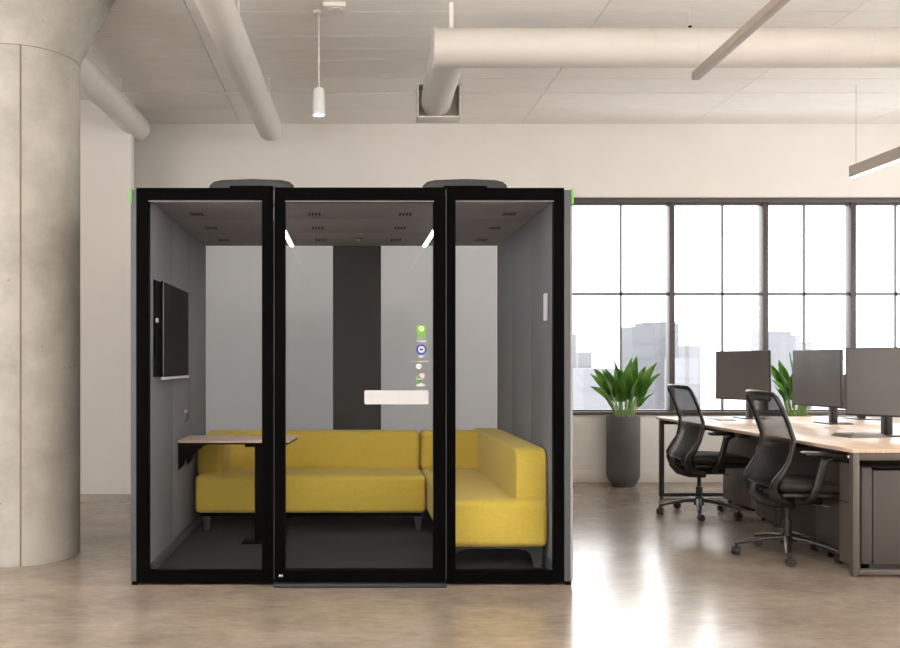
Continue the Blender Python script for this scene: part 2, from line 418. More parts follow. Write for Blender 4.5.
t = empty('pendant_lamp', (-.222, 6.06, H)); tag(t, 'small white cylindrical pendant lamp hanging above the pod', 'lamp')
MB().cyl((0, 0, 0), (0, 0, -.022), .045, n=24).build('ceiling_rose', M['pipe'], t)
MB().cyl((0, 0, -.02), (0, 0, 3.205-H), .0035, n=8).build('cable', M['pipe'], t)
z0, z1 = 3.015-H, 3.205-H
MB().lathe([(0, z1), (.034, z1), (.039, z1-.01), (.047, z0), (.040, z0), (.038, z0+.02), (0, z0+.02)], n=32).build('lamp_shade', M['white'], t)
MB().lathe([(0, z0+.004), (.0385, z0+.004), (.0385, z0+.012), (0, z0+.012)], n=32).build('light_disc', M['lampglow'], t)
jb = empty('junction_box', (-.1, 5.95, H)); tag(jb, 'white junction box on the ceiling above the pendant lamp', 'box')
MB().box((-.09, -.07, -.035), (.07, .07, 0), .01).cyl((.0, 0, -.04), (0, 0, -.03), .05, n=24).build('box_body', M['pipe'], jb)

def linear_lamp(name, x0, y0, x1, y1, z, hgt, wid, label, m, glow, wires):
    t = empty(name, (x1, y1, z)); L = math.hypot(x0-x1, y0-y1); a = math.atan2(x1-x0, y0-y1)
    t.rotation_euler.z = a+PI    # local +Y points towards the near end
    t.rotation_euler.z = math.atan2(-(x0-x1), (y0-y1)); tag(t, label, 'lamp')
    MB().box((-wid/2, 0, -hgt/2), (wid/2, L, hgt/2), .003).build('lamp_housing', m, t)
    if glow: MB().box((-wid/2+.006, .004, -hgt/2-.003), (wid/2-.006, L-.004, -hgt/2+.001)).build('diffuser', M['lampglow'], t)
    for q in wires: MB().cyl((0, q, hgt/2-.002), (0, q, H-z), .0015, n=6).build('suspension_wire', M['steel'], t)
linear_lamp('linear_pendant_lamp', 4.56, 2.6, 4.56, 7.72, 2.985, .105, .06, 'long slim pendant lamp glowing underneath, at the upper right edge', M['lamp'], True, (.06, 2.6))
linear_lamp('track_light', 2.17, 3.2, 2.235, 5.5, 3.105, .05, .05, 'thin beige track rail hanging diagonally below the round duct', M['lamp'], False, (1.7,))

# ------------------------------------------------------------ meeting pod
YP = 4.786
S = YP/850
def wx(px): return (px-350)*S
def wz(py): return CAMZ-(py-363)*S
pod = empty('meeting_pod', (0, 0, 0)); tag(pod, 'black framed glass meeting pod with grey felt interior', 'office pod')
PXL, PXR = wx(130.5), wx(572.5); ZT = wz(188); YB = 6.80
IL, IR = -1.137, 1.162; ZC = 2.175; ZF = .05; YI = 6.717
# shell: outer side walls, roof, plinth
for x0, x1 in ((PXL, IL-.02), (IR+.02, PXR)):
    sgn = -1 if x0 < 0 else 1
    MB().box((x0, YP, .02), (x1, YB, ZT-.01), .004).build('side_wall', M['podshell'], pod)
MB().box((PXR-.012, YP-.004, .03), (PXR+.001, YP+.003, ZT-.1), .001).build('edge_trim', M['shelledge'], pod)
for x0, x1 in ((IL-.022, IL), (IR, IR+.022)):
    s = 1 if x0 > 0 else -1
    f = MB(); ysn = [YP+.05, 5.46, 6.10, YI]
    for a, b in zip(ysn, ysn[1:]): f.box((x0, a+.0015, ZF), (x1, b-.0015, ZC), .003)
    f.build('felt_lining', M['felt'], pod)
    xk = IL if s < 0 else IR
    MB().prism([(xk, ZF+.06), (xk-s*.012, ZF+.05), (xk-s*.014, ZF), (xk, ZF)], 'y', YP+.05, YI).build('skirting', M['podshell'], pod)
MB().box((IL-.02, YP, ZC+.022), (IR+.02, YB, ZT-.01), .004).build('roof', M['fan'], pod)
f = MB(); ysn = [YP+.05, 5.46, 6.05, YI]
for a, b in zip(ysn, ysn[1:]): f.box((IL, a+.0015, ZC), (IR, b-.0015, ZC+.022), .002)
f.build('ceiling_lining', M['podceil'], pod)
MB().box((IL-.02, YP, .012), (IR+.02, YB, ZF-.004), .003).build('floor_plinth', M['black'], pod)
MB().box((IL, YP+.05, ZF-.004), (IR, YI, ZF), 0).build('carpet', M['carpet'], pod)
cl0, cl1 = (333-350)/850*YI, (381-350)/850*YI
for a, b in ((IL, cl0), (cl1, IR)):
    o = MB().box((a, YI+.01, ZF), (b, YI+.04, .60)).build('back_panel', M['darkpanel'], pod)
    MB().box((a, YI+.02, .60), (b, YI+.03, ZC)).build('back_glass', M['backglass'], pod)
MB().box((cl0, YI-.012, ZF), (cl1, YI+.03, ZC)).build('center_panel', M['darkpanel'], pod)
# front: fixed glazed panels left and right, door in the middle
def glazed(name, x0, x1, z0, z1, gx0, gx1, gz0, gz1, y0, y1):
    f = MB()
    f.box((x0, y0, z0), (gx0, y1, z1)); f.box((gx1, y0, z0), (x1, y1, z1))
    f.box((gx0, y0, z0), (gx1, y1, gz0)); f.box((gx0, y0, gz1), (gx1, y1, z1))
    o = f.build(name, M['black'], pod, smooth=False)
    ym = (y0+y1)/2
    MB().box((gx0-.005, ym-.005, gz0-.005), (gx1+.005, ym+.005, gz1+.005)).build('glass_pane', M['podglass'], o)
    e = MB(); e.box((gx0, y0+.004, gz1-.006), (gx1, y0+.018, gz1)); e.build('glazing_bead', M['steel'], o)
    return o
ZB = .012
glazed('front_panel', wx(136.5), wx(273.6), ZB, ZT, wx(148.5), wx(262), wz(571), wz(200.5), YP-.006, YP+.045)
glazed('front_panel', wx(446.5), wx(564), ZB, ZT, wx(455.5), wx(554), wz(571), wz(200.5), YP-.006, YP+.045)
SD = 4.75/850
dx = lambda px: (px-350)*SD
dz = lambda py: CAMZ-(py-363)*SD
D = glazed('door', dx(275), dx(445), .025, ZT-.004, dx(285), dx(434), dz(571), dz(200.5), 4.75, YP+.03)
MB().box((dx(274), 4.715, .002), (dx(446), 4.80, .022), .003).build('threshold', M['fan'], pod)
for z0, z1 in ((wz(204), wz(191)), (wz(221), wz(207))): MB().cyl((wx(274.2), YP-.012, z0), (wx(274.2), YP-.012, z1), .003, n=12).build('hinge', M['steel'], D)
MB().box((wx(273.8), YP-.010, .03), (wx(274.5), YP+.0, ZT-.01)).build('door_gasket', M['legdark'], D)
MB().box((wx(445.6), YP-.010, .03), (wx(446.4), YP+.0, ZT-.01)).build('door_gasket', M['legdark'], D)
hh = MB().box((dx(279), 4.742, dz(577)), (dx(283), 4.7505, dz(574.5)), .001)
hh.build('door_stop', M['chrome'], D)
for q in (274.3, 446): MB().box((wx(q)-.016, YP+.030, .03), (wx(q)+.016, YP+.052, ZT-.02)).build('door_jamb', M['black'], pod)
# plate and stickers on the door glass
ym = (4.75+YP+.03)/2-.005
def rrect(x0, x1, z0, z1, r, y0, y1, n=6):
    P = []
    for cx, cz, a in ((x1-r, z1-r, 0), (x0+r, z1-r, 90), (x0+r, z0+r, 180), (x1-r, z0+r, 270)):
        for k in range(n+1):
            q = math.radians(a+90*k/n); P.append((cx+r*math.cos(q), cz+r*math.sin(q)))
    return MB().prism(P, 'y', y0, y1)
rrect(dx(364.5), dx(429), dz(404.5), dz(390.5), .009, ym-.006, ym).build('door_plate', M['plate'], D)
def disc(b, px, py, r, lay):
    b.cyl((dx(px), ym-.0006*lay-.0006, dz(py)), (dx(px), ym-.0001, dz(py)), r*SD, n=28); return b
def bar(b, px0, px1, py0, py1, lay=1):
    b.box((dx(px0), ym-.0006*lay-.0006, dz(py1)), (dx(px1), ym-.0001, dz(py0))); return b
s1 = rrect(dx(417), dx(427), dz(334), dz(324.6), .02, ym-.0012, ym); s1.build('green_sticker', M['lime'], D)
k = MB(); disc(k, 422, 328.5, 2.6, 2); k.build('white_print', M['white'], D)
k = MB(); bar(k, 417.6, 426.4, 340.6, 341.6); k.build('sticker_text', M['white'], D)
k = MB(); disc(k, 421.6, 328, 1.1, 3); k.build('lime_print', M['lime'], D)
k = MB()
for q in range(3): bar(k, 417.3, 426.7, 334.2+q*1.8, 335.4+q*1.8)
k.build('sticker_text', M['palegreen'], D)
k = MB(); disc(k, 421.8, 349.6, 5.3, 1); k.build('blue_sticker', M['blue'], D)
k = MB(); disc(k, 421.8, 349.4, 3.4, 2); k.build('white_print', M['white'], D)
k = MB(); disc(k, 419.2, 366.3, 2.6, 1); k.build('white_print', M['white'], D)
for (x0, x1, z0, z1) in ((419, 423.5, 355.6, 357.2), (412, 429, 361.2, 361.7)): k = MB(); bar(k, x0, x1, z0, z1); k.build('sticker_text', M['white'], D)
k = MB(); bar(k, 417, 425.6, 384.4, 386.4); bar(k, 420, 423, 383.2, 384.6); k.build('sticker_text', M['white'], D)
for (x0, x1, z0, z1, l_) in ((420, 423.6, 348.4, 350.4, 3), (419, 421, 365.8, 366.9, 2)): k = MB(); bar(k, x0, x1, z0, z1, l_); k.build('dark_print', M['navy'], D)
k = MB(); bar(k, 417, 423.8, 377, 381.5); disc(k, 420.5, 378.5, 2.8, 1); k.build('lime_print', M['lime'], D)
k = MB(); disc(k, 422.6, 375.6, 2.6, 2); k.build('pink_print', M['pink'], D)
k = MB(); bar(k, 418.8, 423.8, 378.6, 379.8, 3); k.build('white_print', M['white'], D)
# green corner badges
MB().box((PXL-.005, YP-.004, wz(203.5)), (PXL+.006, YP+.08, ZT-.005), .001).build('corner_badge', M['green'], pod)
MB().box((PXR-.006, YP-.005, wz(204)), (PXR+.006, YP+.08, ZT-.005), .001).build('corner_badge', M['green'], pod)
for x0, x1 in ((PXL+.006, PXL+.035), (PXR-.035, PXR-.006)):
    for y0 in (YP, YB-.06): MB().box((x0, y0, 0), (x1, y0+.05, .02), .002).build('levelling_foot', M['black'], pod)
# ceiling vents, led strips, sensor
for X in (-.95, -.221, .343, .99):
    for Y in (5.28, 5.82, 6.39):
        v = MB(); sk = .35*(-1 if X < .1 else 1)
        for q in range(4):
            xo = X+(q-1.5)*.021
            for w_ in (-1, 1):
                v.box((xo-.0055, Y+w_*.026-.022, ZC-.0015), (xo+.0055, Y+w_*.026+.022, ZC+.001))
        v.build('ceiling_vent', M['black'], pod, smooth=False)
for X in (-.457, .585):
    o = MB().box((X-.02, 5.0, ZC-.008), (X+.02, YI-.02, ZC), .002).build('led_strip', M['white'], pod)
    MB().box((X-.014, 5.01, ZC-.010), (X+.014, YI-.03, ZC-.0075)).build('diffuser', M['led'], o)
o = MB().lathe([(0, 0), (.034, 0), (.036, -.006), (.022, -.012), (0, -.012)], (.062, 6.3, ZC)).build('motion_sensor', M['steel'], pod)
MB().lathe([(0, -.02), (.012, -.016), (.014, -.011), (0, -.011)], (.062, 6.3, ZC), 20).build('sensor_lens', M['white'], o)
# roof fans
for X in (-.59, .69):
    f = MB()
    P = [(X-.262, ZT-.011), (X-.26, 2.285), (X-.25, 2.318), (X-.225, 2.338), (X-.18, 2.348), (X, 2.350), (X+.18, 2.348), (X+.225, 2.338), (X+.25, 2.318), (X+.26, 2.285), (X+.262, ZT-.011)]
    f.prism(P, 'y', 5.08, 5.60)
    bmesh.ops.bevel(f.bm, geom=[e for e in f.bm.edges if abs(e.verts[0].co.y-e.verts[1].co.y) < .001 and e.verts[0].co.z+e.verts[1].co.z > 4.5], offset=.02, segments=3, profile=.5, affect='EDGES')
    o = f.build('roof_fan', M['fan'], pod, ang=50)
    MB().box((X-.13, 5.076, ZT-.011), (X+.13, 5.09, ZT+.075), .004).build('fan_outlet', M['black'], o)
# door pull on right wall
MB().box((IR-.028, 4.965, 1.497), (IR-.002, 4.995, 1.658), .008, 3).build('wall_handle', M['white'], pod)
# small charging outlet on the left wall
o = MB().box((IL, 5.84, .905), (IL+.008, 5.88, .93), .003).build('wall_socket', M['white'], pod)
MB().tube([(IL+.008, 5.86, .906), (IL+.02, 5.855, .885), (IL+.016, 5.85, .862), (IL+.004, 5.83, .85)], .004, 8).build('charging_cable', M['legdark'], o)

# display on the left wall
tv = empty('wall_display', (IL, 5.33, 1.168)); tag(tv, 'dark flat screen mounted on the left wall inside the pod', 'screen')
MB().box((.001, -.425, .0), (.010, .30, .565), .003).build('dark_plate', M['black'], tv)  # black plate stands in for the shadow between wall and screen
MB().box((.008, -.25, .16), (.034, .25, .42), .003).build('bracket', M['black'], tv)
MB().box((.032, -.375, .0), (.05, .39, .56), .003).build('display_body', M['screen'], tv)
MB().box((.0495, -.370, .008), (.0505, .385, .552)).build('screen', M['screen'], tv)
e = MB(); e.box((.047, -.375, .557), (.0515, .39, .5605)); e.box((.047, -.3755, .0), (.0515, -.373, .56)); e.build('bezel_edge', M['steel'], tv)
MB().box((.034, -.375, -.016), (.056, .39, -.001), .003).build('sound_bar', M['white'], tv)
MB().cyl((.010, -.39, .33), (.022, -.39, .33), .013, n=20).build('fixing_knob', M['white'], tv)

# pod table
pt = empty('pod_table', (IL, 5.8, ZF)); tag(pt, 'narrow pale topped table fixed to the left wall of the pod', 'table')
zt = .738-ZF
MB().prism([(0.0, -.2), (.735, -.2), (.77, .22), (0.0, .22)], 'z', zt-.014, zt).build('tabletop', M['tabletop'], pt, smooth=False)
MB().prism([(0.0, -.196), (.73, -.196), (.765, .216), (0.0, .216)], 'z', zt-.026, zt-.014).build('underlay', M['black'], pt, smooth=False)
for y0 in (-.18, .1): MB().prism([(0.001, zt-.026), (.17, zt-.026), (.15, zt-.055), (.06, zt-.085), (.03, zt-.17), (.001, zt-.2)], 'y', y0, y0+.05).build('wall_bracket', M['black'], pt, smooth=False)
MB().box((.50, -.13, 0.006), (.59, -.06, zt-.04), .012, 3).build('leg', M['black'], pt)
MB().box((.44, -.17, zt-.045), (.66, .12, zt-.026), .003).build('dark_plate', M['black'], pt)
MB().box((.42, -.17, 0), (.66, .0, .008), .003).build('foot_plate', M['black'], pt)

# sofas
def cushion(a, b, r, seg=5): return MB().box(a, b, r, seg)
def sofa_leg(b, x, y, z1, sx, sy, w=.05):
    b.prism([(x-.012, 0), (x+.012, 0), (x+.03*1, z1), (x-.03*1, z1)], 'y', y-w/2, y+w/2)
s = empty('sofa_module', (-.29, 6.35, ZF)); tag(s, 'long mustard yellow sofa along the back wall of the pod', 'sofa')
sx0, sx1 = -.812, .83   # local (world -1.09 .. .525)
zs0, zs1 = .182-ZF, .45-ZF
cushion((sx0, -.32, zs0), (sx1, .345, zs1), .035).build('seat', M['yellow'], s, ang=60)
cushion((sx0, .13, zs1-.03), (sx1-.005, .345, .728-ZF), .04).build('backrest', M['yellow'], s, ang=60)
ar = MB(); ar.box((sx0, -.25, zs1-.03), (sx0+.19, .345, .722-ZF), .055, 6); ar.build('armrest', M['yellow'], s, ang=60)
fr = MB(); fr.box((sx0+.03, -.26, zs0-.03), (sx1-.03, .3, zs0+.01)); fr.build('base_frame', M['black'], s)
for X in (sx0+.07, sx1-.05):
    for Y in (-.22, .26):
        b = MB(); b.prism([(X-.014, 0), (X+.014, 0), (X+.03, zs0-.012), (X-.03, zs0-.012)], 'y', Y-.02, Y+.02); b.build('leg', M['legdark'], s, smooth=False)
s = empty('sofa_module', (.84, 5.78, ZF)); tag(s, 'mustard yellow sofa unit reaching toward the glass at the right wall', 'sofa')
cushion((-.292, -.845, zs0-.008), (.317, .92, zs1), .045, 6).build('seat', M['yellow'], s, ang=60)
# side back with a slanted top and rounded front
bk = MB()
prof = [(-.80, zs1-.03), (-.80, .615), (-.79, .655), (-.765, .684), (-.73, .697), (.70, .69), (.915, .69), (.915, zs1-.03)]
bk.prism(prof, 'x', .135, .316)
bmesh.ops.bevel(bk.bm, geom=[e for e in bk.bm.edges], offset=.034, segments=5, profile=.5, affect='EDGES', clamp_overlap=True)
bk.build('backrest', M['yellow'], s, ang=60)
cushion((-.30, .70, zs1-.03), (.17, .915, .728-ZF), .04).build('backrest', M['yellow'], s, ang=60)
# underframe with arched apron toward the glass
ap = MB(); P = [(-.29, zs0+.005), (.29, zs0+.005), (.285, 0), (.245, 0), (.225, .07), (.20, .095), (.15, .108), (-.15, .108), (-.20, .095), (-.225, .07), (-.245, 0), (-.285, 0)]
ap.prism(P, 'y', -.79, -.755); ap.build('leg_frame', M['legdark'], s, smooth=False)
ap = MB(); ap.prism(P, 'y', .80, .835); ap.build('leg_frame', M['legdark'], s, smooth=False)
MB().box((-.26, -.75, zs0-.03), (.27, .80, zs0+.01)).build('base_frame', M['black'], s)

# ------------------------------------------------------------ potted plants
def plant(loc, rz, label, seed, leafset):
    random.seed(seed)
    t = empty('potted_plant', loc, rz); tag(t, label, 'plant', 'leafy plants in tall pots by the window')
    MB().lathe([(0, 0), (.105, 0), (.115, .004), (.158, .075), (.166, .12), (.168, .70), (.167, .712), (.160, .712), (.157, .70), (.155, .66), (0, .66)], n=48).build('pot', M['pot'], t)
    MB().lathe([(0, .675), (.08, .68), (.156, .672), (.156, .655), (0, .655)], n=32).build('soil', M['soil'], t)
    for (az, lean, Lf, wdt, bx, by, fold) in leafset:
        wdt *= 1.3; tw = math.radians(60)*math.cos(math.radians(az))*(-1); az = math.radians(az)
        dirh = Vector((math.cos(az), math.sin(az), 0)); side = Vector((-math.sin(az), math.cos(az), 0))
        base = Vector((bx, by, .67))
        n = 14; rows = []; rows2 = []
        st = .36
        p = base.copy(); ang = math.radians(8)+lean*.3
        spine = []
        for k in range(n+1):
            f = k/n
            spine.append((p.copy(), ang))
            ang = math.radians(6)+lean*(.35+.75*f**1.6)
            p = p + (dirh*math.sin(ang)+Vector((0, 0, 1))*math.cos(ang))*(Lf/n)
        for k in range(n+1):
            f = k/n
            if f < st: continue
            g = (f-st)/(1-st)
            w = wdt*max(.03, math.sin(PI*min(1, g**.8))**.8*(1-.25*g))
            if k == n: w = .0015
            P0, a = spine[k]
            nr0 = (dirh*math.cos(a)-Vector((0, 0, 1))*math.sin(a)); sd = side*math.cos(tw)+nr0*math.sin(tw); nrm = nr0*math.cos(tw)-side*math.sin(tw)
            row = []
            for u in (-1, -.5, 0, .5, 1):
                row.append(P0 + sd*(u*w*math.cos(fold*abs(u))) - nrm*(abs(u)*w*math.sin(fold)) + nrm*(.006*math.sin(9*g+u)))
            rows.append(row)
            rows2.append([q-nrm*.0015 for q in row])
        b = MB(); b.grid(rows); b.grid(rows2)
        b.build('leaf', M['leaf'], t, ang=80)
        ks = [k for k in range(n+1) if k/n <= st+.12]
        MB().tube([spine[k][0] for k in ks], [.0075-.003*i/len(ks) for i in range(len(ks))], 8).build('stem', M['stem'], t)
LS = [ # azimuth, lean, length, half width, base x, base y, fold
 (180, .30, .56, .050, -.03, .00, .35), (200, .10, .64, .058, -.02, -.03, .3), (-80, .10, .60, .062, .00, -.04, .25),
 (0, .10, .66, .052, .03, .0, .35), (5, .62, .66, .050, .04, -.02, .4), (-10, .80, .58, .040, .05, .02, .4),
 (178, .72, .56, .044, -.05, .0, .4), (190, 1.05, .48, .042, -.05, -.03, .4), (170, .55, .60, .048, -.04, .03, .4),
 (90, .35, .6, .05, .0, .05, .3), (-100, .05, .52, .058, -.03, -.02, .25), (-75, .12, .66, .052, .02, .0, .25), (-95, .22, .50, .05, .04, -.03, .25), (185, .42, .56, .05, -.03, -.01, .3), (-5, .38, .58, .05, .03, -.01, .3), (-110, .2, .44, .045, -.05, -.03, .3), (-60, .35, .46, .044, .02, -.06, .3), (-120, .35, .46, .044, -.02, -.06, .3),
 (10, .75, .36, .018, .07, -.04, .3), (-30, .6, .34, .016, .06, -.07, .3), (25, .55, .42, .018, .08, .0, .3), (0, .95, .36, .014, .08, -.02, .3),
 (175, .75, .36, .018, -.07, -.03, .3), (200, .55, .30, .016, -.06, -.07, .3), (-90, .3, .3, .02, .03, -.09, .3), (-70, .2, .38, .025, .05, -.05, .3)]
plant((2.79, 8.68, 0), 0, 'leafy green plant in a tall charcoal pot below the window, right of the pod', 3, LS)
LS2 = [(a, l*.8, L*1.08, w*1.15, x, y, f) for (a, l, L, w, x, y, f) in LS]
plant((4.50, 8.60, 0), .25, 'leafy green plant seen between the monitors behind the desk', 5, LS2)

# ------------------------------------------------------------ desk bench
DA = Vector((2.93, 4.95)); DB = Vector((2.872, 7.93))
dk = empty('office_desk', (DA.x, DA.y, 0), math.atan2(DB.y-DA.y, DB.x-DA.x)-PI/2)   # local +Y runs away, +X across
tag(dk, 'long shared desk with light oak top and bronze grey loop legs', 'desk')
LEN = (DB-DA).length; WD = 1.62
for i, (x0, x1) in enumerate(((-.01, WD/2-.006), (WD/2+.006, WD+.01))):
    for y0, y1 in ((-.012, LEN/2-.001), (LEN/2+.001, LEN+.012)):
        o = MB().box((x0, y0, .727), (x1, y1, .75), .002).build('desktop', M['desk'], dk)
def loop(y, x0, x1, th=.038, z1=.727):
    b = MB(); b.box((x0, y, 0.012), (x0+th, y+.04, z1), .003); b.box((x1-th, y, 0.012), (x1, y+.04, z1), .003)
    b.box((x0+th, y, .012), (x1-th, y+.04, .045), .003); b.box((x0+th, y, z1-.045), (x1-th, y+.04, z1), .003)
    b.box((x0+.008, y+.01, 0), (x0+.03, y+.032, .014)); b.box((x1-.03, y+.01, 0), (x1-.008, y+.032, .014))
    return b
loop(.0, 0.0, WD).build('loop_leg', M['deskmetal'], dk)
loop(LEN-.06, 0.0, WD).build('loop_leg', M['deskdark'], dk)
for x0 in (.34, WD-.40): MB().box((x0, LEN/2-.0, .0), (x0+.06, LEN/2+.06, .70), .003).build('middle_leg', M['deskdark'], dk)
MB().box((.05, LEN/2, .68), (WD-.05, LEN/2+.05, .727)).build('cross_rail', M['deskdark'], dk)
for x0 in (.12, WD-.16): MB().box((x0, .07, .685), (x0+.04, LEN-.07, .727)).build('long_rail', M['deskdark'], dk)
MB().box((.345, .64, .02), (.36, LEN/2-.03, .655), .003).build('modesty_panel', M['panel'], dk)
b = MB(); b.box((.80, .3, .60), (.95, LEN-.3, .66)); b.build('cable_tray', M['deskdark'], dk)
# storage units under the desk
def pedestal(x, y, w, dpt, h, label, face):
    t = empty('drawer_unit', (x, y, 0), dk.rotation_euler.z); tag(t, label, 'cabinet', 'drawer units under the desk')
    b = MB(); b.box((.012, 0, .02), (w, dpt, h), .003); b.build('body', M['cab'], t)
    zz = [.03, .42, h-.006]
    for a, c in zip(zz, zz[1:]):
        o = MB().box((-.008, .006, a+.002), (.013, dpt-.006, c-.003), .002).build('drawer', M['cab'], t)
        MB().box((-.018, dpt/2-.05, c-.018), (-.008, dpt/2+.05, c-.010), .002).build('drawer_handle', M['chrome'], o)
    for u in (.04, w-.04):
        for v in (.04, dpt-.04): MB().cyl((u, v, 0), (u, v, .022), .014, n=12).build('foot', M['black'], t)
    return t
pedestal(3.385, 7.16, .42, .52, .62, 'taupe drawer unit under the far end of the desk', 0)
pedestal(3.27, 6.53, .14, .30, .60, 'taupe drawer unit behind the seat of the nearer office chair', 0)
t = empty('storage_cabinet', (3.04, 5.05, 0), 0); tag(t, 'dark taupe storage cabinet inside the near desk end frame', 'cabinet')
MB().box((0, .02, .05), (.70, .50, .63), .003).build('body', M['deskdark'], t)
MB().box((.002, .0, .055), (.062, .021, .625), .002).build('side_panel', M['panel'], t)
for z0, z1 in ((.03, .40), (.406, .64)): MB().box((-.018, .02, z0), (.001, .20, z1), .002).build('drawer_front', M['cab'], t)
MB().box((.066, -.004, .055), (.66, .021, .612), .003).build('door', M['panel'], t)
MB().box((.066, -.006, .616), (.66, .018, .628), .002).build('door_handle', M['black'], t)
for u in (.05, .6):
    for v in (.06, .42): MB().box((u, v, 0), (u+.03, v+.03, .052)).build('foot', M['black'], t)

def monitor(ax, ay, bx, by, z0, z1, px, py, label, base=True, group='monitors on the desk'):
    # a: far edge, b: near edge (world), pole at px,py
    t = empty('computer_monitor', (px, py, .75)); tag(t, label, 'monitor', group)
    A = Vector((ax-px, ay-py, 0)); B = Vector((bx-px, by-py, 0)); dr = (B-A).normalized(); nr = Vector((-dr.y, dr.x, 0))
    if nr.x < 0: nr = -nr         # nr points to the back of the display
    L = (B-A).length; an = math.atan2(dr.y, dr.x)
    R = Matrix.Rotation(an, 3, 'Z'); s = 1 if (R @ Vector((0, 1, 0))).dot(nr) > 0 else -1
    def bx_(u0, u1, v0, v1, w0, w1, bev, name, m):
        b = MB(); b.box((u0, min(s*v0, s*v1), w0), (u1, max(s*v0, s*v1), w1), bev)
        bmesh.ops.transform(b.bm, matrix=Matrix.Translation(A) @ R.to_4x4(), verts=b.bm.verts)
        return b.build(name, m, t)
    h0, h1 = z0-.75, z1-.75
    bx_(0, L, 0, .022, h0, h1, .004, 'display_body', M['bezel'])
    bx_(.006, L-.006, -.0015, .001, h0+.012, h1-.006, 0, 'screen', M['monitor'])
    bx_(L*.25, L*.75, .02, .045, h0+.08, h1-.12, .008, 'rear_housing', M['bezel'])
    mid = (A+B)/2+nr*.04; zc = (h0+h1)/2
    b = MB(); b.box((-.022, -.035, .008), (.022, .035, zc), .006); b.build('stand_pole', M['bezel'], t)
    d = mid-Vector((0, 0, 0))
    if d.length > .01:
        b = MB(); b.tube([(0, 0, zc-.02), (mid.x, mid.y, zc-.02)], .02, 10); b.build('stand_arm', M['bezel'], t)
    rrb = MB(); rrb.box((-.10, -.12, 0), (.10, .12, .010), .004); rrb.build('stand_base', M['bezel'], t)
monitor(3.375, 7.85, 3.63, 7.35, .92, 1.36, 3.61, 7.68, 'leftmost monitor on the desk, standing farthest from the camera')
monitor(3.80, 7.30, 3.87, 6.70, .892, 1.36, 3.99, 7.02, 'middle monitor with its stand at its right, in front of the second plant')
monitor(3.43, 5.88, 3.83, 5.46, .888, 1.355, 3.70, 5.86, 'nearest and largest monitor, cut by the right edge of the photo')
monitor(4.38, 7.62, 4.62, 7.35, .84, 1.15, 4.56, 7.58, 'small dark monitor mostly hidden behind the nearest monitor')

nb = empty('notebook_stack', (3.45, 5.78, .75), .12); tag(nb, 'two closed notebooks stacked with a pen on the near end of the desk', 'notebook')
MB().box((-.12, -.10, 0), (.13, .10, .012), .003).build('notebook', M['note'], nb)
MB().box((-.118, -.098, .003), (.132, .098, .009)).build('pages', M['paper'], nb)
MB().box((-.11, -.085, .0125), (.13, .09, .022), .003, rot=Matrix.Rotation(.1, 3, 'Z')).build('notebook', M['note'], nb)
MB().cyl((-.07, -.03, .026), (.06, .0, .026), .004, n=10).build('pen', M['chrome'], nb)
kb = empty('keyboard', (3.29, 7.55, .75), -.1); tag(kb, 'slim white keyboard in front of the leftmost monitor', 'keyboard')
MB().box((-.07, -.19, 0), (.07, .19, .012), .004).build('keyboard_body', M['white'], kb)
b = MB()
for i in range(5):
    for j in range(12): b.box((-.058+i*.024, -.18+j*.03, .011), (-.040+i*.024, -.156+j*.03, .015))
b.build('keys', M['paper'], kb, smooth=False)

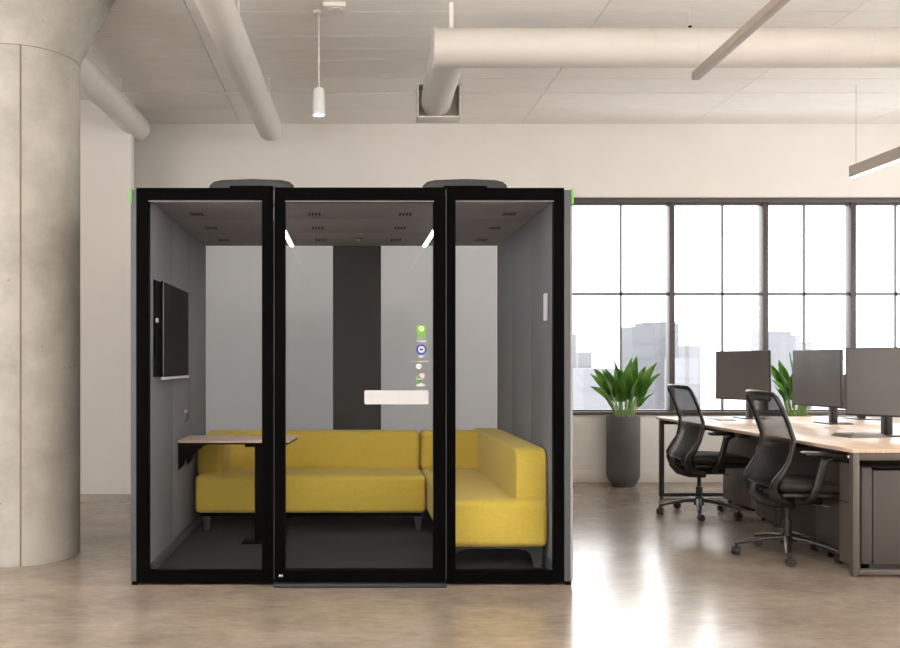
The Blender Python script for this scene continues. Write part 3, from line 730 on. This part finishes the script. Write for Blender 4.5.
# ------------------------------------------------------------ office chairs
def office_chair(loc, rz, label):
    t = empty('office_chair', loc, rz); tag(t, label, 'chair', 'black mesh office chairs at the desk')
    blk, gr = M['chairblk'], M['chairgrey']
    # back profile x(z)
    pr = [(.405, -.13), (.42, -.17), (.455, -.205), (.50, -.205), (.56, -.165), (.63, -.125), (.70, -.105), (.78, -.10), (.87, -.130), (.96, -.165), (1.03, -.198), (1.05, -.207)]
    def half(z):   # half width of the back
        for (za, wa), (zb, wb) in zip(HW, HW[1:]):
            if za <= z <= zb: return wa+(wb-wa)*(z-za)/(zb-za)
        return HW[-1][1]
    HW = [(.40, .10), (.43, .16), (.48, .215), (.56, .235), (.65, .235), (.80, .236), (1.0, .236), (1.03, .228), (1.05, .20)]
    bow = lambda u, z: .035*(u*u)      # wraps forward at the sides
    L = [(x+bow(1, z), half(z), z) for z, x in pr]; Rr = [(x+bow(1, z), -half(z), z) for z, x in pr]
    top = [(-.213, .09, 1.058), (-.216, 0, 1.059), (-.213, -.09, 1.058)]
    bot = [(-.11, -.05, .395), (-.11, .05, .395)]
    loop_ = L+top+Rr[::-1]+bot
    k = len(loop_)
    rad = []
    for p in loop_: rad.append(.029 if p[2] < .6 else .019)
    MB().tube(loop_, rad, 10, closed=True, flat=.75, up=(1, 0, 0)).build('back_frame', blk, t, ang=70)
    rows = []
    def xat(z):
        for (za, xa), (zb, xb) in zip(pr, pr[1:]):
            if za <= z <= zb: return xa+(xb-xa)*(z-za)/(zb-za)
        return pr[-1][1]
    def sheet(z0, z1, off, m, name, wf=1.0, th=.004, n=22):
        rows = [[(xat(z0+(z1-z0)*i/n)+bow(u, 0)+off, u*half(z0+(z1-z0)*i/n)*wf, z0+(z1-z0)*i/n) for u in [q/6-1 for q in range(13)]] for i in range(n+1)]
        b = MB(); b.grid(rows)
        bmesh.ops.solidify(b.bm, geom=b.bm.faces[:], thickness=th)
        return b.build(name, m, t, ang=70)
    sheet(.47, 1.045, .0, M['mesh'], 'back_mesh', .99, .002)
    sheet(.50, .72, .012, M['chairblk'], 'lumbar_pad', .60, .012, 10)
    # lower back carrier curving under the seat
    b = MB(); b.tube([(-.20, 0, .47), (-.215, 0, .42), (-.17, 0, .375), (-.08, 0, .352), (.05, 0, .35)], [.03, .036, .04, .045, .045], 12, flat=.6, up=(0, 1, 0))
    for sy in (-1, 1):
        b.tube([(-.175, sy*.215, .47), (-.16, sy*.20, .42), (-.10, sy*.16, .385), (0, sy*.09, .365)], [.02, .024, .026, .03], 10, up=(0, 0, 1))
    b.build('back_carrier', blk, t, ang=70)
    # seat
    b = MB(); b.box((-.14, -.235, .435), (.335, .235, .505), .034, 5)
    for v in b.bm.verts:
        if v.co.x > .2: v.co.z -= (v.co.x-.2)**2*1.6
        if v.co.x > .28: pass
        v.co.z += .012*(abs(v.co.y)/.235)**2
    b.build('seat', M['chairseat'], t, ang=60)
    b = MB(); b.box((-.12, -.215, .405), (.29, .215, .437), .014, 3); b.box((-.09, -.13, .345), (.17, .13, .41), .025, 3); b.build('seat_shell', blk, t, ang=60)
    MB().tube([(.06, -.12, .375), (.10, -.25, .37), (.13, -.27, .365)], .007, 8).build('height_lever', blk, t)
    for sy in (-1, 1):
        b = MB()
        b.tube([(.04, sy*.13, .395), (.03, sy*.22, .39), (.035, sy*.272, .42), (.06, sy*.285, .50), (.085, sy*.285, .60), (.095, sy*.285, .655)], [.022, .024, .026, .027, .025, .022], 12, flat=.6, up=(0, 0, 1))
        b.tube([(.09, sy*.285, .62), (.11, sy*.285, .65), (.17, sy*.285, .682)], [.022, .018, .012], 8, up=(0, 1, 0))
        o = b.build('armrest', blk, t, ang=70)
        b = MB(); b.box((-.035, sy*.285-.042, .678), (.195, sy*.285+.042, .706), .013, 4); b.build('arm_pad', blk, o, ang=60)
    b = MB(); b.cyl((0, 0, .10), (0, 0, .235), .028, .026, 20); b.cyl((0, 0, .23), (0, 0, .36), .016, n=16); b.build('gas_lift', gr, t)
    base = MB()
    base.cyl((0, 0, .085), (0, 0, .15), .042, .036, 24)
    for k in range(5):
        a = math.radians(k*72+176); u = Vector((math.cos(a), math.sin(a), 0))
        base.tube([u*.02+Vector((0, 0, .125)), u*.12+Vector((0, 0, .118)), u*.23+Vector((0, 0, .097)), u*.315+Vector((0, 0, .075))], [.03, .026, .021, .017], 10, flat=.6, up=(0, 0, 1))
        base.cyl(u*.312+Vector((0, 0, .045)), u*.312+Vector((0, 0, .085)), .010, n=10)
    base.build('star_base', gr if loc[1] < 6 else gr, t, ang=60)
    for k in range(5):
        a = math.radians(k*72+176); u = Vector((math.cos(a), math.sin(a), 0)); aa = a+1.1+k*.7
        v = Vector((-math.sin(aa), math.cos(aa), 0)); w = Vector((math.cos(aa), math.sin(aa), 0))*.012
        c_ = u*.312+Vector((0, 0, .030))+w
        b = MB()
        for q in (-1, 1): b.cyl(c_+v*q*.007, c_+v*q*.024, .030, .027, 20)
        b.cyl(c_-v*.012, c_+v*.012, .020, n=14)
        b.build('caster', blk, t)
    return t
ch = office_chair((2.875, 7.0, 0), 0, 'black mesh swivel chair at the far end of the desk, nearer the potted plant')
c2 = copy_tree(ch); c2.location = (2.83, 5.5, 0); c2.rotation_euler.z = math.radians(-4)
c2['label'] = 'black mesh swivel chair at the near end of the desk, closest to the camera'

# ------------------------------------------------------------ light
w = bpy.data.worlds.new('World'); sc.world = w; w.use_nodes = True
nt = w.node_tree; nt.nodes.clear()
bg = nt.nodes.new('ShaderNodeBackground'); wo = nt.nodes.new('ShaderNodeOutputWorld')
tc = nt.nodes.new('ShaderNodeTexCoord'); sp = nt.nodes.new('ShaderNodeSeparateXYZ'); cr = nt.nodes.new('ShaderNodeValToRGB')
nt.links.new(tc.outputs['Generated'], sp.inputs[0]); nt.links.new(sp.outputs['Z'], cr.inputs[0])
cr.color_ramp.elements[0].position = 0; cr.color_ramp.elements[0].color = (.93, .94, .96, 1)
cr.color_ramp.elements[1].position = .4; cr.color_ramp.elements[1].color = (1, 1, 1, 1)
nt.links.new(cr.outputs[0], bg.inputs[0]); bg.inputs[1].default_value = 3.7
nt.links.new(bg.outputs[0], wo.inputs[0])
def portal(loc, rot, sx, sy):
    l = bpy.data.lights.new('portal', 'AREA'); l.shape = 'RECTANGLE'; l.size = sx; l.size_y = sy; l.cycles.is_portal = True
    o = bpy.data.objects.new('window_portal', l); COL.objects.link(o); o.location = loc; o.rotation_euler = rot
portal(((WX[0]+WX[-1])/2, YW+.3, (Z0+Z1)/2), (math.radians(-90), 0, 0), WX[-1]-WX[0], Z1-Z0)
portal((XR+.25, 2.7, (Z0+Z1)/2), (0, math.radians(90), 0), Z1-Z0, 10.8)

def fill_strip(x, y, L, up, dn, col=(1, .985, .96)):
    for e, rx in ((dn, 0), (up, PI)):
        if not e: continue
        l = bpy.data.lights.new('added_uplight', 'AREA'); l.shape = 'RECTANGLE'; l.size = .3; l.size_y = L; l.energy = e; l.color = col
        o = bpy.data.objects.new('added_uplight', l); COL.objects.link(o); o.location = (x, y, 2.4); o.rotation_euler = (rx, 0, 0)
for x in (-3.4, -.6, 2.4, 5.4): fill_strip(x, -.45, 5.0, 100, 0)  # unseen uplights added behind the camera to brighten room and ceiling

portal((XL-.25, 1.4, (Z0+Z1)/2), (0, math.radians(-90), 0), Z1-Z0, 8.6)
cam = bpy.data.cameras.new('Camera'); co = bpy.data.objects.new('Camera', cam); COL.objects.link(co); sc.camera = co
co.location = (0, 0, CAMZ); co.rotation_euler = (PI/2, 0, 0)
cam.sensor_width = 36; cam.lens = 850/900*36; cam.shift_x = 100/900; cam.shift_y = 39/900
cam.clip_end = 2000
sc.view_settings.view_transform = 'Standard'; sc.view_settings.look = 'None'; sc.view_settings.gamma = 1
sc.view_settings.use_curve_mapping = False
sc.view_settings.exposure = .93
